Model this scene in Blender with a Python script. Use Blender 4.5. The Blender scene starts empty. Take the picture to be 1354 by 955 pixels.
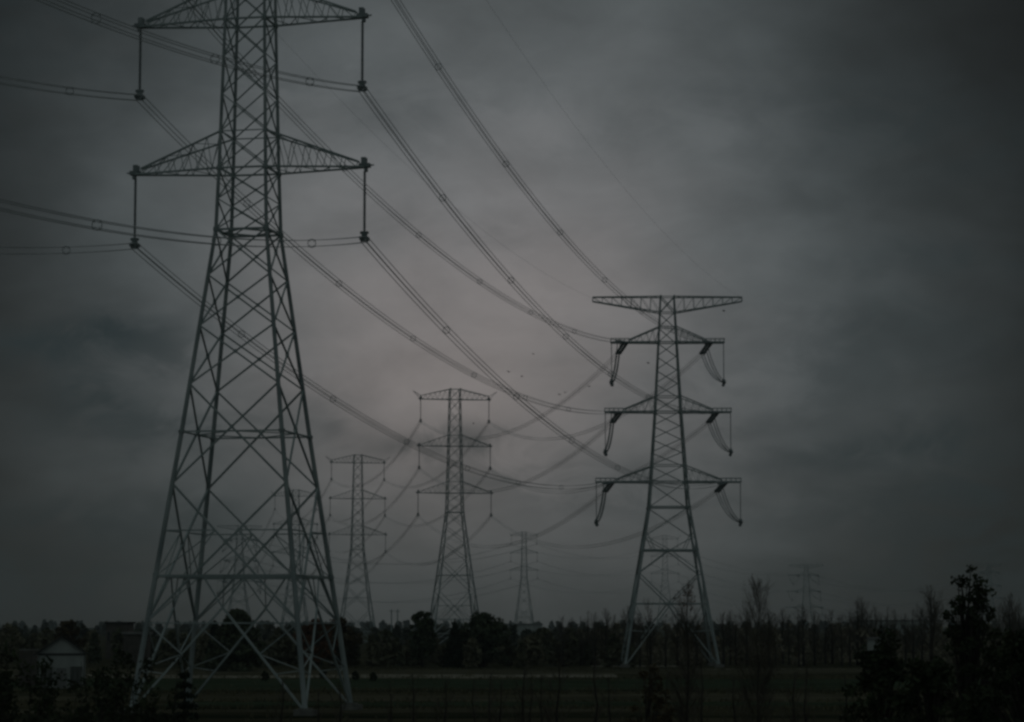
import bpy, math, random
from mathutils import Vector, Matrix
R = math.radians
rnd = random.Random(7)

# ------------------------------------------------------------------ camera
sc = bpy.context.scene
COL = sc.collection
EYE = 7.0
PITCH = math.atan(346.5 / 3500.0)
cam_data = bpy.data.cameras.new("camera")
cam = bpy.data.objects.new("camera", cam_data)
COL.objects.link(cam)
cam_data.sensor_width = 36.0
cam_data.lens = 36.0 * 3500.0 / 1354.0
cam_data.clip_start = 0.5
cam_data.clip_end = 30000
cam.location = (0, 0, EYE)
cam.rotation_euler = (R(90) + PITCH, 0, 0)
sc.camera = cam

# ------------------------------------------------------------------ world: heavy overcast with a bright break
SUN_EL, SUN_AZ = 20.0, -1.0          # degrees; azimuth measured from +Y towards +X
EXPOSURE = -1.5
SKY_PEAK, SKY_FLOOR = 0.186, 0.004
K = 10.0 / 2 ** EXPOSURE             # picture-linear value -> colour fed to a Background of strength 0.1
w = bpy.data.worlds.new("World")
sc.world = w
w.use_nodes = True
nt = w.node_tree
for n in list(nt.nodes):
    nt.nodes.remove(n)
def N(t, **kw):
    n = nt.nodes.new(t)
    for k, v in kw.items():
        setattr(n, k, v)
    return n
def S(v, sock):
    if hasattr(v, 'is_output'):
        nt.links.new(v, sock)
    else:
        sock.default_value = v
def M(op, a, b=0.0, c=None):
    n = N('ShaderNodeMath', operation=op)
    S(a, n.inputs[0]); S(b, n.inputs[1])
    if c is not None: S(c, n.inputs[2])
    return n.outputs[0]
def MIX(f, a, b, blend='MIX'):
    n = N('ShaderNodeMix', data_type='RGBA', blend_type=blend)
    S(f, n.inputs[0]); S(a, n.inputs[6]); S(b, n.inputs[7])
    return n.outputs[2]
tc = N('ShaderNodeTexCoord')
sep = N('ShaderNodeSeparateXYZ')
nt.links.new(tc.outputs['Generated'], sep.inputs[0])
DX, DY, DZ = sep.outputs
az = M('MULTIPLY', M('ARCTAN2', DX, DY), 57.29578)
el = M('MULTIPLY', M('ARCSINE', M('MAXIMUM', M('MINIMUM', DZ, 1.0), -1.0)), 57.29578)
def noise(sx, sy, scale, detail, rough, ox=0.0, dist=0.0):
    cmb = N('ShaderNodeCombineXYZ')
    S(M('MULTIPLY', az, sx), cmb.inputs[0]); S(M('MULTIPLY', el, sy), cmb.inputs[1]); cmb.inputs[2].default_value = ox
    n = N('ShaderNodeTexNoise')
    nt.links.new(cmb.outputs[0], n.inputs['Vector'])
    n.inputs['Scale'].default_value = scale; n.inputs['Detail'].default_value = detail
    n.inputs['Roughness'].default_value = rough; n.inputs['Distortion'].default_value = dist
    return n.outputs[0]
n_warp = noise(1.0, 1.6, 0.16, 4, 0.55, 3.1)
n_warp2 = noise(1.0, 1.6, 0.16, 4, 0.55, 9.7)
azw = M('ADD', az, M('MULTIPLY', M('SUBTRACT', n_warp, 0.5), 5.0))
elw = M('ADD', el, M('MULTIPLY', M('SUBTRACT', n_warp2, 0.5), 3.5))
def gauss(a0, e0, sa, se, A=None, E_=None):
    A = azw if A is None else A
    E_ = elw if E_ is None else E_
    u = M('DIVIDE', M('SUBTRACT', A, a0), sa); v = M('DIVIDE', M('SUBTRACT', E_, e0), se)
    return M('EXPONENT', M('MULTIPLY', M('ADD', M('MULTIPLY', u, u), M('MULTIPLY', v, v)), -1.0))
du = M('DIVIDE', M('SUBTRACT', azw, -0.4), 7.6)
dv0 = M('SUBTRACT', elw, 6.1)
dv = M('ADD', M('DIVIDE', M('MAXIMUM', dv0, 0.0), 9.2), M('DIVIDE', M('MINIMUM', dv0, 0.0), 6.3))
glow = M('EXPONENT', M('MULTIPLY', M('ADD', M('MULTIPLY', du, du), M('MULTIPLY', dv, dv)), -1.0))   # cloud break, its falloff also carrying a painted lens vignette
def C(r, g, b):
    return (r * K, g * K, b * K, 1.0)
tint = MIX(M('POWER', glow, 1.5), C(0.80, 0.99, 1.05), C(1.0, 0.99, 1.02))
tint = MIX(M('MULTIPLY', gauss(-0.8, 5.0, 4.6, 3.6), 0.9), tint, C(1.085, 0.99, 0.968))
lum = M('MULTIPLY_ADD', glow, SKY_PEAK, SKY_FLOOR)
vm0 = N('ShaderNodeVectorMath', operation='SCALE')
nt.links.new(tint, vm0.inputs[0]); nt.links.new(lum, vm0.inputs[3])
colr = vm0.outputs[0]
# ragged cloud texture
n1 = noise(1.0, 2.0, 0.21, 7, 0.56, 0.0, 0.5)
rag = noise(1.0, 1.7, 0.55, 9, 0.60, 21.0, 0.8)
ragm = N('ShaderNodeMapRange', interpolation_type='SMOOTHSTEP')
nt.links.new(rag, ragm.inputs[0]); ragm.inputs[1].default_value = 0.36; ragm.inputs[2].default_value = 0.60; ragm.inputs[3].default_value = 0.35; ragm.inputs[4].default_value = 1.35
rag = ragm.outputs[0]
n2 = noise(1.0, 1.9, 0.62, 8, 0.62, 5.0, 0.6)
tex = M('ADD', M('MULTIPLY', M('SUBTRACT', n1, 0.5), 0.75), M('MULTIPLY', M('SUBTRACT', n2, 0.5), 0.24))
tex = M('ADD', 1.0, tex)
vm = N('ShaderNodeVectorMath', operation='SCALE')
nt.links.new(colr, vm.inputs[0]); nt.links.new(tex, vm.inputs[3])
colr = vm.outputs[0]
# darker cloud banks, the first row a painted lens vignette: azimuth, elevation, half sizes, strength
banks = [(-11.5, 1.0, 4.0, 1.7, 0.45), (11.5, 1.4, 5.0, 1.9, 0.45), (-11.5, 13.5, 3.0, 3.5, 0.30),
         (-9.2, 5.85, 2.9, 0.6, 0.66), (-9.0, 4.6, 1.2, 0.6, 0.5), (-7.3, 4.1, 1.4, 0.45, 0.45), (-5.0, 4.4, 2.2, 0.9, 0.20), (-3.9, 4.3, 0.6, 0.4, 0.22),
         (-1.0, 3.75, 2.0, 0.42, 0.50), (0.4, 3.0, 1.5, 0.35, 0.30), (2.2, 2.4, 4.5, 0.8, 0.25), (7.0, 5.6, 4.0, 0.9, 0.25), (9.5, 7.4, 3.0, 0.5, 0.25), (-8, 2.0, 4.0, 0.8, 0.30),
         (8.0, 3.6, 3.0, 0.45, 0.42), (5.6, 4.6, 1.6, 0.35, 0.22), (9.8, 2.4, 3.0, 0.5, 0.25), (9.0, 10.5, 3.0, 1.5, 0.22), (4.5, 10.8, 3.0, 0.9, 0.14), (-3.0, 11.5, 4.0, 1.2, 0.18), (-1.5, 8.9, 3.0, 0.7, 0.12)]
for a0, e0, sa, se, st_ in banks:
    colr = MIX(M('MINIMUM', M('MULTIPLY', M('MULTIPLY', gauss(a0, e0, sa, se), st_), rag), 1.0), colr, C(0.016, 0.026, 0.030))
# low murk along the horizon, and unseen sky behind and overhead, brightened to light the steel
low = M('EXPONENT', M('MULTIPLY', M('MAXIMUM', el, 0.0), -0.55))
colr = MIX(M('MULTIPLY', low, 0.30), colr, C(0.012, 0.0165, 0.017))
back = M('MULTIPLY_ADD', DY, -0.5, 0.45)
back = M('MAXIMUM', back, 0.0)
ov = M('MULTIPLY', M('MAXIMUM', M('SUBTRACT', DZ, 0.35), 0.0), 0.9)
colr = MIX(M('MINIMUM', M('ADD', back, ov), 1.0), colr, C(0.100, 0.120, 0.122))
skyt = N('ShaderNodeTexSky', sky_type='NISHITA')
skyt.sun_disc = False
skyt.sun_elevation = R(SUN_EL)
skyt.sun_rotation = R(SUN_AZ)
skyt.air_density = 1.0
skyt.dust_density = 1.0
colr = MIX(0.006, colr, skyt.outputs[0])
bg = N('ShaderNodeBackground')
bg.inputs[1].default_value = 0.1
nt.links.new(colr, bg.inputs[0])
out = N('ShaderNodeOutputWorld')
nt.links.new(bg.outputs[0], out.inputs[0])

# ------------------------------------------------------------------ sun behind the cloud
sd = bpy.data.lights.new("sun", 'SUN')
sd.energy = 0.5
sd.angle = R(40)
sd.color = (1.0, 0.95, 0.9)
so = bpy.data.objects.new("sun", sd)
COL.objects.link(so)
sdir = Vector((math.sin(R(SUN_AZ)) * math.cos(R(SUN_EL)), math.cos(R(SUN_AZ)) * math.cos(R(SUN_EL)), math.sin(R(SUN_EL))))
so.rotation_euler = sdir.to_track_quat('Z', 'Y').to_euler()
so.location = sdir * 300

sc.view_settings.view_transform = 'Standard'
sc.view_settings.look = 'None'
sc.view_settings.exposure = EXPOSURE
sc.view_settings.gamma = 1.0
sc.view_settings.use_curve_mapping = False
sc.render.engine = 'CYCLES'
sc.cycles.pixel_filter_type = 'BLACKMAN_HARRIS'
sc.cycles.filter_width = 2.8          # the photograph is soft
sc.cycles.volume_bounces = 1
sc.cycles.max_bounces = 6
sc.cycles.use_denoising = True

# ------------------------------------------------------------------ materials
def mat(name, c1, c2, scale, rough=0.85, metallic=0.0, detail=4, spec=0.2, bump=0.0, stretch=None):
    m = bpy.data.materials.new(name)
    m.use_nodes = True
    t = m.node_tree
    b = t.nodes['Principled BSDF']
    tcn = t.nodes.new('ShaderNodeTexCoord')
    nz = t.nodes.new('ShaderNodeTexNoise')
    nz.inputs['Scale'].default_value = scale
    nz.inputs['Detail'].default_value = detail
    src = tcn.outputs['Object']
    if stretch:
        mp = t.nodes.new('ShaderNodeMapping')
        mp.inputs['Scale'].default_value = stretch
        t.links.new(src, mp.inputs[0]); src = mp.outputs[0]
    t.links.new(src, nz.inputs['Vector'])
    rp = t.nodes.new('ShaderNodeValToRGB')
    rp.color_ramp.elements[0].position = 0.32; rp.color_ramp.elements[1].position = 0.68
    rp.color_ramp.elements[0].color = (*c1, 1); rp.color_ramp.elements[1].color = (*c2, 1)
    t.links.new(nz.outputs[0], rp.inputs[0])
    t.links.new(rp.outputs[0], b.inputs['Base Color'])
    b.inputs['Roughness'].default_value = rough
    b.inputs['Metallic'].default_value = metallic
    b.inputs['Specular IOR Level'].default_value = spec
    if bump:
        bp = t.nodes.new('ShaderNodeBump')
        bp.inputs['Strength'].default_value = bump
        t.links.new(nz.outputs[0], bp.inputs['Height'])
        t.links.new(bp.outputs[0], b.inputs['Normal'])
    return m
STEEL = mat('galvanised_steel', (0.175, 0.21, 0.21), (0.32, 0.36, 0.35), 0.35, 0.6, 0.0, spec=0.4)
STEEL_OLD = mat('weathered_steel', (0.20, 0.245, 0.24), (0.37, 0.42, 0.41), 0.25, 0.66, 0.0, spec=0.4)
FITTING = mat('dark_fittings', (0.17, 0.20, 0.20), (0.28, 0.31, 0.31), 2.0, 0.6, 0.0)
INSUL = mat('insulator_rubber', (0.15, 0.18, 0.185), (0.25, 0.28, 0.285), 3.0, 0.5)
CABLE = mat('aluminium_cable', (0.34, 0.36, 0.36), (0.5, 0.52, 0.52), 0.3, 0.6, 0.0)
CONCRETE = mat('footing_concrete', (0.12, 0.12, 0.11), (0.2, 0.2, 0.18), 2.0, spec=0.0)
LEAF = mat('dark_leaves', (0.042, 0.054, 0.032), (0.090, 0.105, 0.060), 1.4)
LEAF_BLACK = mat('evergreen_leaves', (0.018, 0.027, 0.014), (0.042, 0.055, 0.025), 1.4)
LEAF_NEEDLE = mat('conifer_needles', (0.016, 0.026, 0.016), (0.032, 0.044, 0.026), 1.6)
LEAF_BROWN = mat('autumn_leaves', (0.050, 0.042, 0.022), (0.085, 0.062, 0.03), 1.2)
RUSTLEAF = mat('rusty_leaves', (0.09, 0.04, 0.02), (0.13, 0.065, 0.03), 1.5)
BARK = mat('bark', (0.020, 0.018, 0.015), (0.045, 0.04, 0.034), 3.0, bump=0.3, stretch=(1, 1, 0.2))
TWIG = mat('twigs', (0.06, 0.055, 0.042), (0.11, 0.095, 0.075), 1.0)
WOODMIX = mat('wood_foliage', (0.065, 0.075, 0.045), (0.13, 0.12, 0.075), 0.09, detail=6)
BAREWOOD = mat('bare_wood_twigs', (0.11, 0.105, 0.07), (0.25, 0.225, 0.16), 0.12, detail=7)
FARWOOD = mat('far_wood_foliage', (0.05, 0.058, 0.042), (0.085, 0.085, 0.06), 0.03, detail=6)
SOIL = mat('field_soil', (0.020, 0.024, 0.014), (0.062, 0.058, 0.036), 0.08, 0.95, detail=9, stretch=(0.35, 1, 1), spec=0.0)
CROP = mat('green_crop', (0.024, 0.036, 0.021), (0.050, 0.068, 0.042), 0.16, 0.95, detail=8, stretch=(0.3, 1, 1), spec=0.0)
STUBBLE = mat('stubble', (0.035, 0.036, 0.022), (0.10, 0.095, 0.066), 0.13, 0.95, detail=8, stretch=(0.25, 1, 1), spec=0.0)
TRACK = mat('pale_track', (0.12, 0.116, 0.09), (0.25, 0.24, 0.195), 0.15, 0.95, detail=8, stretch=(0.3, 1, 1), spec=0.0)
DITCH = mat('dark_ditch', (0.014, 0.018, 0.011), (0.03, 0.034, 0.02), 0.12, 0.95, detail=8, stretch=(0.3, 1, 1), spec=0.0)
GRASSDRY = mat('dry_grass', (0.07, 0.068, 0.035), (0.13, 0.12, 0.07), 0.6)
RENDERWALL = mat('grey_render', (0.23, 0.25, 0.235), (0.37, 0.39, 0.365), 0.5, 0.9, spec=0.0, stretch=(1, 1, 0.25))
ROOF = mat('dark_roof', (0.03, 0.032, 0.032), (0.06, 0.06, 0.058), 1.5, 0.95, spec=0.0, stretch=(5, 0.6, 1))
DOOR = mat('door_paint', (0.12, 0.125, 0.12), (0.18, 0.185, 0.175), 1.2, 0.7)
SHUT = mat('shutter_boards', (0.07, 0.075, 0.07), (0.13, 0.135, 0.125), 1.5, 0.9, spec=0.0, stretch=(4, 1, 0.3))
GLASS = mat('dark_glass', (0.01, 0.012, 0.014), (0.02, 0.022, 0.024), 1.0, 0.2, spec=0.5)
PALE = mat('pale_sheet', (0.50, 0.52, 0.52), (0.66, 0.68, 0.68), 0.2, 0.7)
BRICK = mat('drab_brick', (0.06, 0.055, 0.047), (0.10, 0.09, 0.08), 0.8, 0.9)
FEATHER = mat('dark_feathers', (0.012, 0.012, 0.014), (0.025, 0.025, 0.026), 6.0, 0.7)

# ------------------------------------------------------------------ mesh helpers
class MB:
    def __init__(s):
        s.v = []; s.f = []
    def bar(s, a, b, r, n=4, r2=None, cap=True):
        a = Vector(a); b = Vector(b); d = b - a
        if d.length < 1e-6: return
        d.normalize()
        up = Vector((0, 0, 1)) if abs(d.z) < 0.95 else Vector((0, 1, 0))
        x = d.cross(up).normalized(); y = d.cross(x).normalized()
        r2 = r if r2 is None else r2
        k = len(s.v)
        for c, rr in ((a, r), (b, r2)):
            for i in range(n):
                t = 2 * math.pi * (i + 0.5) / n
                s.v.append(c + x * math.cos(t) * rr + y * math.sin(t) * rr)
        for i in range(n):
            j = (i + 1) % n
            s.f.append((k + i, k + j, k + n + j, k + n + i))
        if cap:
            s.f.append(tuple(k + i for i in range(n))[::-1]); s.f.append(tuple(k + n + i for i in range(n)))
    def tube(s, pts, r, n=4):
        k = len(s.v); m = len(pts)
        for q, p in enumerate(pts):
            d = (pts[min(q + 1, m - 1)] - pts[max(q - 1, 0)]).normalized()
            up = Vector((0, 0, 1)) if abs(d.z) < 0.95 else Vector((0, 1, 0))
            x = d.cross(up).normalized(); y = d.cross(x).normalized()
            rr = r[q] if isinstance(r, (list, tuple)) else r
            for i in range(n):
                t = 2 * math.pi * (i + 0.5) / n
                s.v.append(p + x * math.cos(t) * rr + y * math.sin(t) * rr)
        for q in range(m - 1):
            for i in range(n):
                j = (i + 1) % n
                s.f.append((k + q * n + i, k + q * n + j, k + (q + 1) * n + j, k + (q + 1) * n + i))
        s.f.append(tuple(k + i for i in range(n))[::-1]); s.f.append(tuple(k + (m - 1) * n + i for i in range(n)))
    def box(s, c, h, rot=None):
        k = len(s.v); c = Vector(c)
        for dx, dy, dz in ((-1, -1, -1), (1, -1, -1), (1, 1, -1), (-1, 1, -1), (-1, -1, 1), (1, -1, 1), (1, 1, 1), (-1, 1, 1)):
            p = Vector((dx * h[0], dy * h[1], dz * h[2]))
            if rot: p = rot @ p
            s.v.append(c + p)
        for f in ((3, 2, 1, 0), (4, 5, 6, 7), (0, 1, 5, 4), (1, 2, 6, 5), (2, 3, 7, 6), (3, 0, 4, 7)):
            s.f.append(tuple(k + i for i in f))
    def prism(s, poly, y0, y1):
        k = len(s.v); n = len(poly)
        for y in (y0, y1):
            for (x, z) in poly: s.v.append(Vector((x, y, z)))
        s.f.append(tuple(k + i for i in range(n))); s.f.append(tuple(k + n + i for i in range(n))[::-1])
        for i in range(n):
            j = (i + 1) % n
            s.f.append((k + j, k + i, k + n + i, k + n + j))
    def quad(s, c, u, v):
        k = len(s.v)
        s.v += [c - u - v, c + u - v, c + u + v, c - u + v]
        s.f.append((k, k + 1, k + 2, k + 3))
    def tri(s, a, b, c):
        k = len(s.v); s.v += [a, b, c]; s.f.append((k, k + 1, k + 2))
    def sheds(s, a, b, r_core, r_shed, count, n=8):
        """an insulator string: a rod ringed with sheds"""
        a = Vector(a); b = Vector(b)
        pts = []; rr = []
        for i in range(count):
            for f, q in ((0.0, r_core), (0.35, r_shed), (0.65, r_shed * 0.55), (0.8, r_core)):
                pts.append(a.lerp(b, (i + f) / count)); rr.append(q)
        pts.append(b); rr.append(r_core)
        s.tube(pts, rr, n)
    def ring(s, c, axis, Rr, r, n=14):
        axis = Vector(axis).normalized()
        up = Vector((0, 0, 1)) if abs(axis.z) < 0.9 else Vector((0, 1, 0))
        x = axis.cross(up).normalized(); y = axis.cross(x).normalized()
        pts = [Vector(c) + x * Rr * math.cos(2 * math.pi * i / n) + y * Rr * math.sin(2 * math.pi * i / n) for i in range(n)]
        k = len(s.v)
        for i, p in enumerate(pts):
            o = (p - Vector(c)).normalized()
            for q in range(4):
                t = 2 * math.pi * q / 4
                s.v.append(p + o * r * math.cos(t) + axis * r * math.sin(t))
        for i in range(n):
            j = (i + 1) % n
            for q in range(4):
                q2 = (q + 1) % 4
                s.f.append((k + i * 4 + q, k + i * 4 + q2, k + j * 4 + q2, k + j * 4 + q))
    def build(s, name, m, parent=None, smooth=False):
        me = bpy.data.meshes.new(name)
        me.from_pydata([tuple(p) for p in s.v], [], s.f)
        me.validate()
        me.materials.append(m)
        if smooth:
            for p in me.polygons: p.use_smooth = True
        o = bpy.data.objects.new(name, me)
        COL.objects.link(o)
        if parent: o.parent = parent
        return o

def tag(o, label=None, cat=None, group=None, kind=None):
    if label: o['label'] = label
    if cat: o['category'] = cat
    if group: o['group'] = group
    if kind: o['kind'] = kind
    return o
def thing(name, label, cat, loc=(0, 0, 0), rz=0.0, group=None):
    o = bpy.data.objects.new(name, None)
    o.empty_display_size = 0.5
    COL.objects.link(o)
    o.location = loc; o.rotation_euler = (0, 0, rz)
    return tag(o, label, cat, group)
def children(o):
    return [c for c in bpy.data.objects if c.parent == o]
def copy_tree(o, kids, parent=None):
    c = o.copy(); COL.objects.link(c)
    if parent: c.parent = parent
    for ch in kids.get(o.name, []): copy_tree(ch, kids, c)
    return c
def kids_of(root):
    d = {}
    def rec(o):
        d[o.name] = list(o.children)
        for c in o.children: rec(c)
    bpy.context.view_layer.update()
    rec(root)
    return d

# ------------------------------------------------------------------ ground, tracks, fields
def at(px, Y, z=0.0):
    """ground point seen at photo column px and depth Y (used only to work out where things stand)"""
    return Vector(((px - 677.0) / 3500.0 * Y * 1.004, Y, z))
def Yof(py):
    return EYE * 3500.0 / max(py - 824.0, 1.0)

g = MB()
nx, ny = 40, 40
for j in range(ny + 1):
    for i in range(nx + 1):
        g.v.append(Vector((-4000 + 8000 * i / nx, -400 + 4400 * j / ny, 0)))
for j in range(ny):
    for i in range(nx):
        a = j * (nx + 1) + i
        g.f.append((a, a + 1, a + nx + 2, a + nx + 1))
tag(g.build('ground', SOIL), kind='structure')

def strip(name, m, x0, x1, y0, y1, z, seed, wob=1.2):
    r = random.Random(seed); s = MB(); n = 60
    ph = [r.uniform(0, 6.28) for _ in range(6)]
    for i in range(n + 1):
        x = x0 + (x1 - x0) * i / n
        a = wob * (math.sin(x * 0.05 + ph[0]) + 0.6 * math.sin(x * 0.17 + ph[1]) + 0.4 * math.sin(x * 0.43 + ph[2]))
        b = wob * (math.sin(x * 0.06 + ph[3]) + 0.6 * math.sin(x * 0.19 + ph[4]) + 0.4 * math.sin(x * 0.51 + ph[5]))
        s.v += [Vector((x, y0 + a, z)), Vector((x, y1 + b, z))]
    for i in range(n):
        s.f.append((2 * i, 2 * i + 2, 2 * i + 3, 2 * i + 1))
    return tag(s.build(name, m), kind='structure')
strip('stubble_field', STUBBLE, -120, 60, 368, 402, 0.004, 1)
strip('field_track', TRACK, -95, 14, 343, 364, 0.008, 2, 2.6)
strip('green_field', CROP, -60, 120, 282, 334, 0.004, 3, 3.2)
strip('ditch', DITCH, -120, 120, 271, 279, 0.008, 4, 2.0)
strip('brown_field', STUBBLE, -75, 60, 240, 264, 0.004, 5, 2.6)
strip('green_strip', CROP, -30, 75, 226, 238, 0.008, 6, 0.8)
strip('stubble_strip', STUBBLE, -60, 10, 208, 219, 0.008, 7, 1.6)
strip('ditch', DITCH, -50, 75, 196, 204, 0.008, 8)
strip('dirt_yard', TRACK, 13, 27, 428, 442, 0.012, 9, 0.5)
strip('field_track', TRACK, 28, 110, 405, 409, 0.012, 10)
strip('dirt_yard', STUBBLE, -110, -62, 250, 330, 0.012, 11)

# ------------------------------------------------------------------ pylons
def interp(tab, z):
    for (z0, a), (z1, b) in zip(tab, tab[1:]):
        if z <= z1:
            return a + (b - a) * (z - z0) / (z1 - z0)
    return tab[-1][1]
CORN = ((-1, -1), (1, -1), (1, 1), (-1, 1))

def lattice_body(root, wtab, ztop, leg_r, xs, rings, kstyle, r_d, r_h):
    """four legs and one bracing mesh"""
    wz = lambda z: interp(wtab, z) / 2
    P = lambda c, z: Vector((CORN[c][0] * wz(z), CORN[c][1] * wz(z), z))
    zs = [t[0] for t in wtab if 0 <= t[0] < ztop] + [ztop]
    if zs[0] > 0: zs = [0.0] + zs
    for c in range(4):
        lg = MB()
        pts = [P(c, z) for z in zs]
        for a, b in zip(pts, pts[1:]):
            fa = 1 - 0.55 * a.z / ztop; fb = 1 - 0.55 * b.z / ztop
            lg.bar(a, b, leg_r * fa, 8, leg_r * fb)
            lg.bar(a - Vector((0, 0, .12)) if a.z > 0.2 else a, a + Vector((0, 0, .12)), leg_r * fa * 1.5, 8)   # flange
        leg = lg.build('leg', STEEL, root)
        ft = MB()
        ft.box((P(c, 0).x, P(c, 0).y, 0.2), (0.75, 0.75, 0.25))
        ft.box((P(c, 0).x, P(c, 0).y, 0.5), (0.45, 0.45, 0.06))
        ft.build('footing', CONCRETE, leg)
    br = MB()
    for (z0, z1, style, rd) in xs:
        if z1 <= 0.5: continue
        z0 = max(z0, 0.1)
        for c in range(4):
            d = (c + 1) % 4
            if style == 'X' or (style == 'S' and c % 2):
                br.bar(P(c, z0), P(d, z1), rd); br.bar(P(d, z0), P(c, z1), rd)
                a, b = wz(z0), wz(z1)
                zm = z0 + (z1 - z0) * a / (a + b)
                m = (P(c, zm) + P(d, zm)) / 2
                gs = rd * 1.35; br.box(m, (gs, gs, gs * 1.2))
            elif style == 'S':
                br.bar(P(c, z0), P(d, z1), rd)
            elif style == 'V':      # from the legs at the bottom up to the middle of the top bar
                m = (P(c, z1) + P(d, z1)) / 2
                br.bar(P(c, z0), m, rd); br.bar(P(d, z0), m, rd)
            elif style == 'A':      # from the middle of the bottom bar up to the legs
                m = (P(c, z0) + P(d, z0)) / 2
                br.bar(P(c, z1), m, rd); br.bar(P(d, z1), m, rd)
    for (z, rr, plan) in rings:
        if z < 0.5: continue
        for c in range(4):
            d = (c + 1) % 4
            br.bar(P(c, z), P(d, z), rr)
            if plan:
                m1 = (P(c, z) + P(d, z)) / 2; m2 = (P(d, z) + P((d + 1) % 4, z)) / 2
                br.bar(m1, m2, rr * 0.7)
        for c in range(4):          # gusset plates at the nodes
            p = P(c, z)
            br.box(p, (rr * .9 + .06, rr * .9 + .06, .2))
    kstyle(br, P, wz)
    br.build('bracing', STEEL_OLD, root)
    return P, wz

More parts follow.
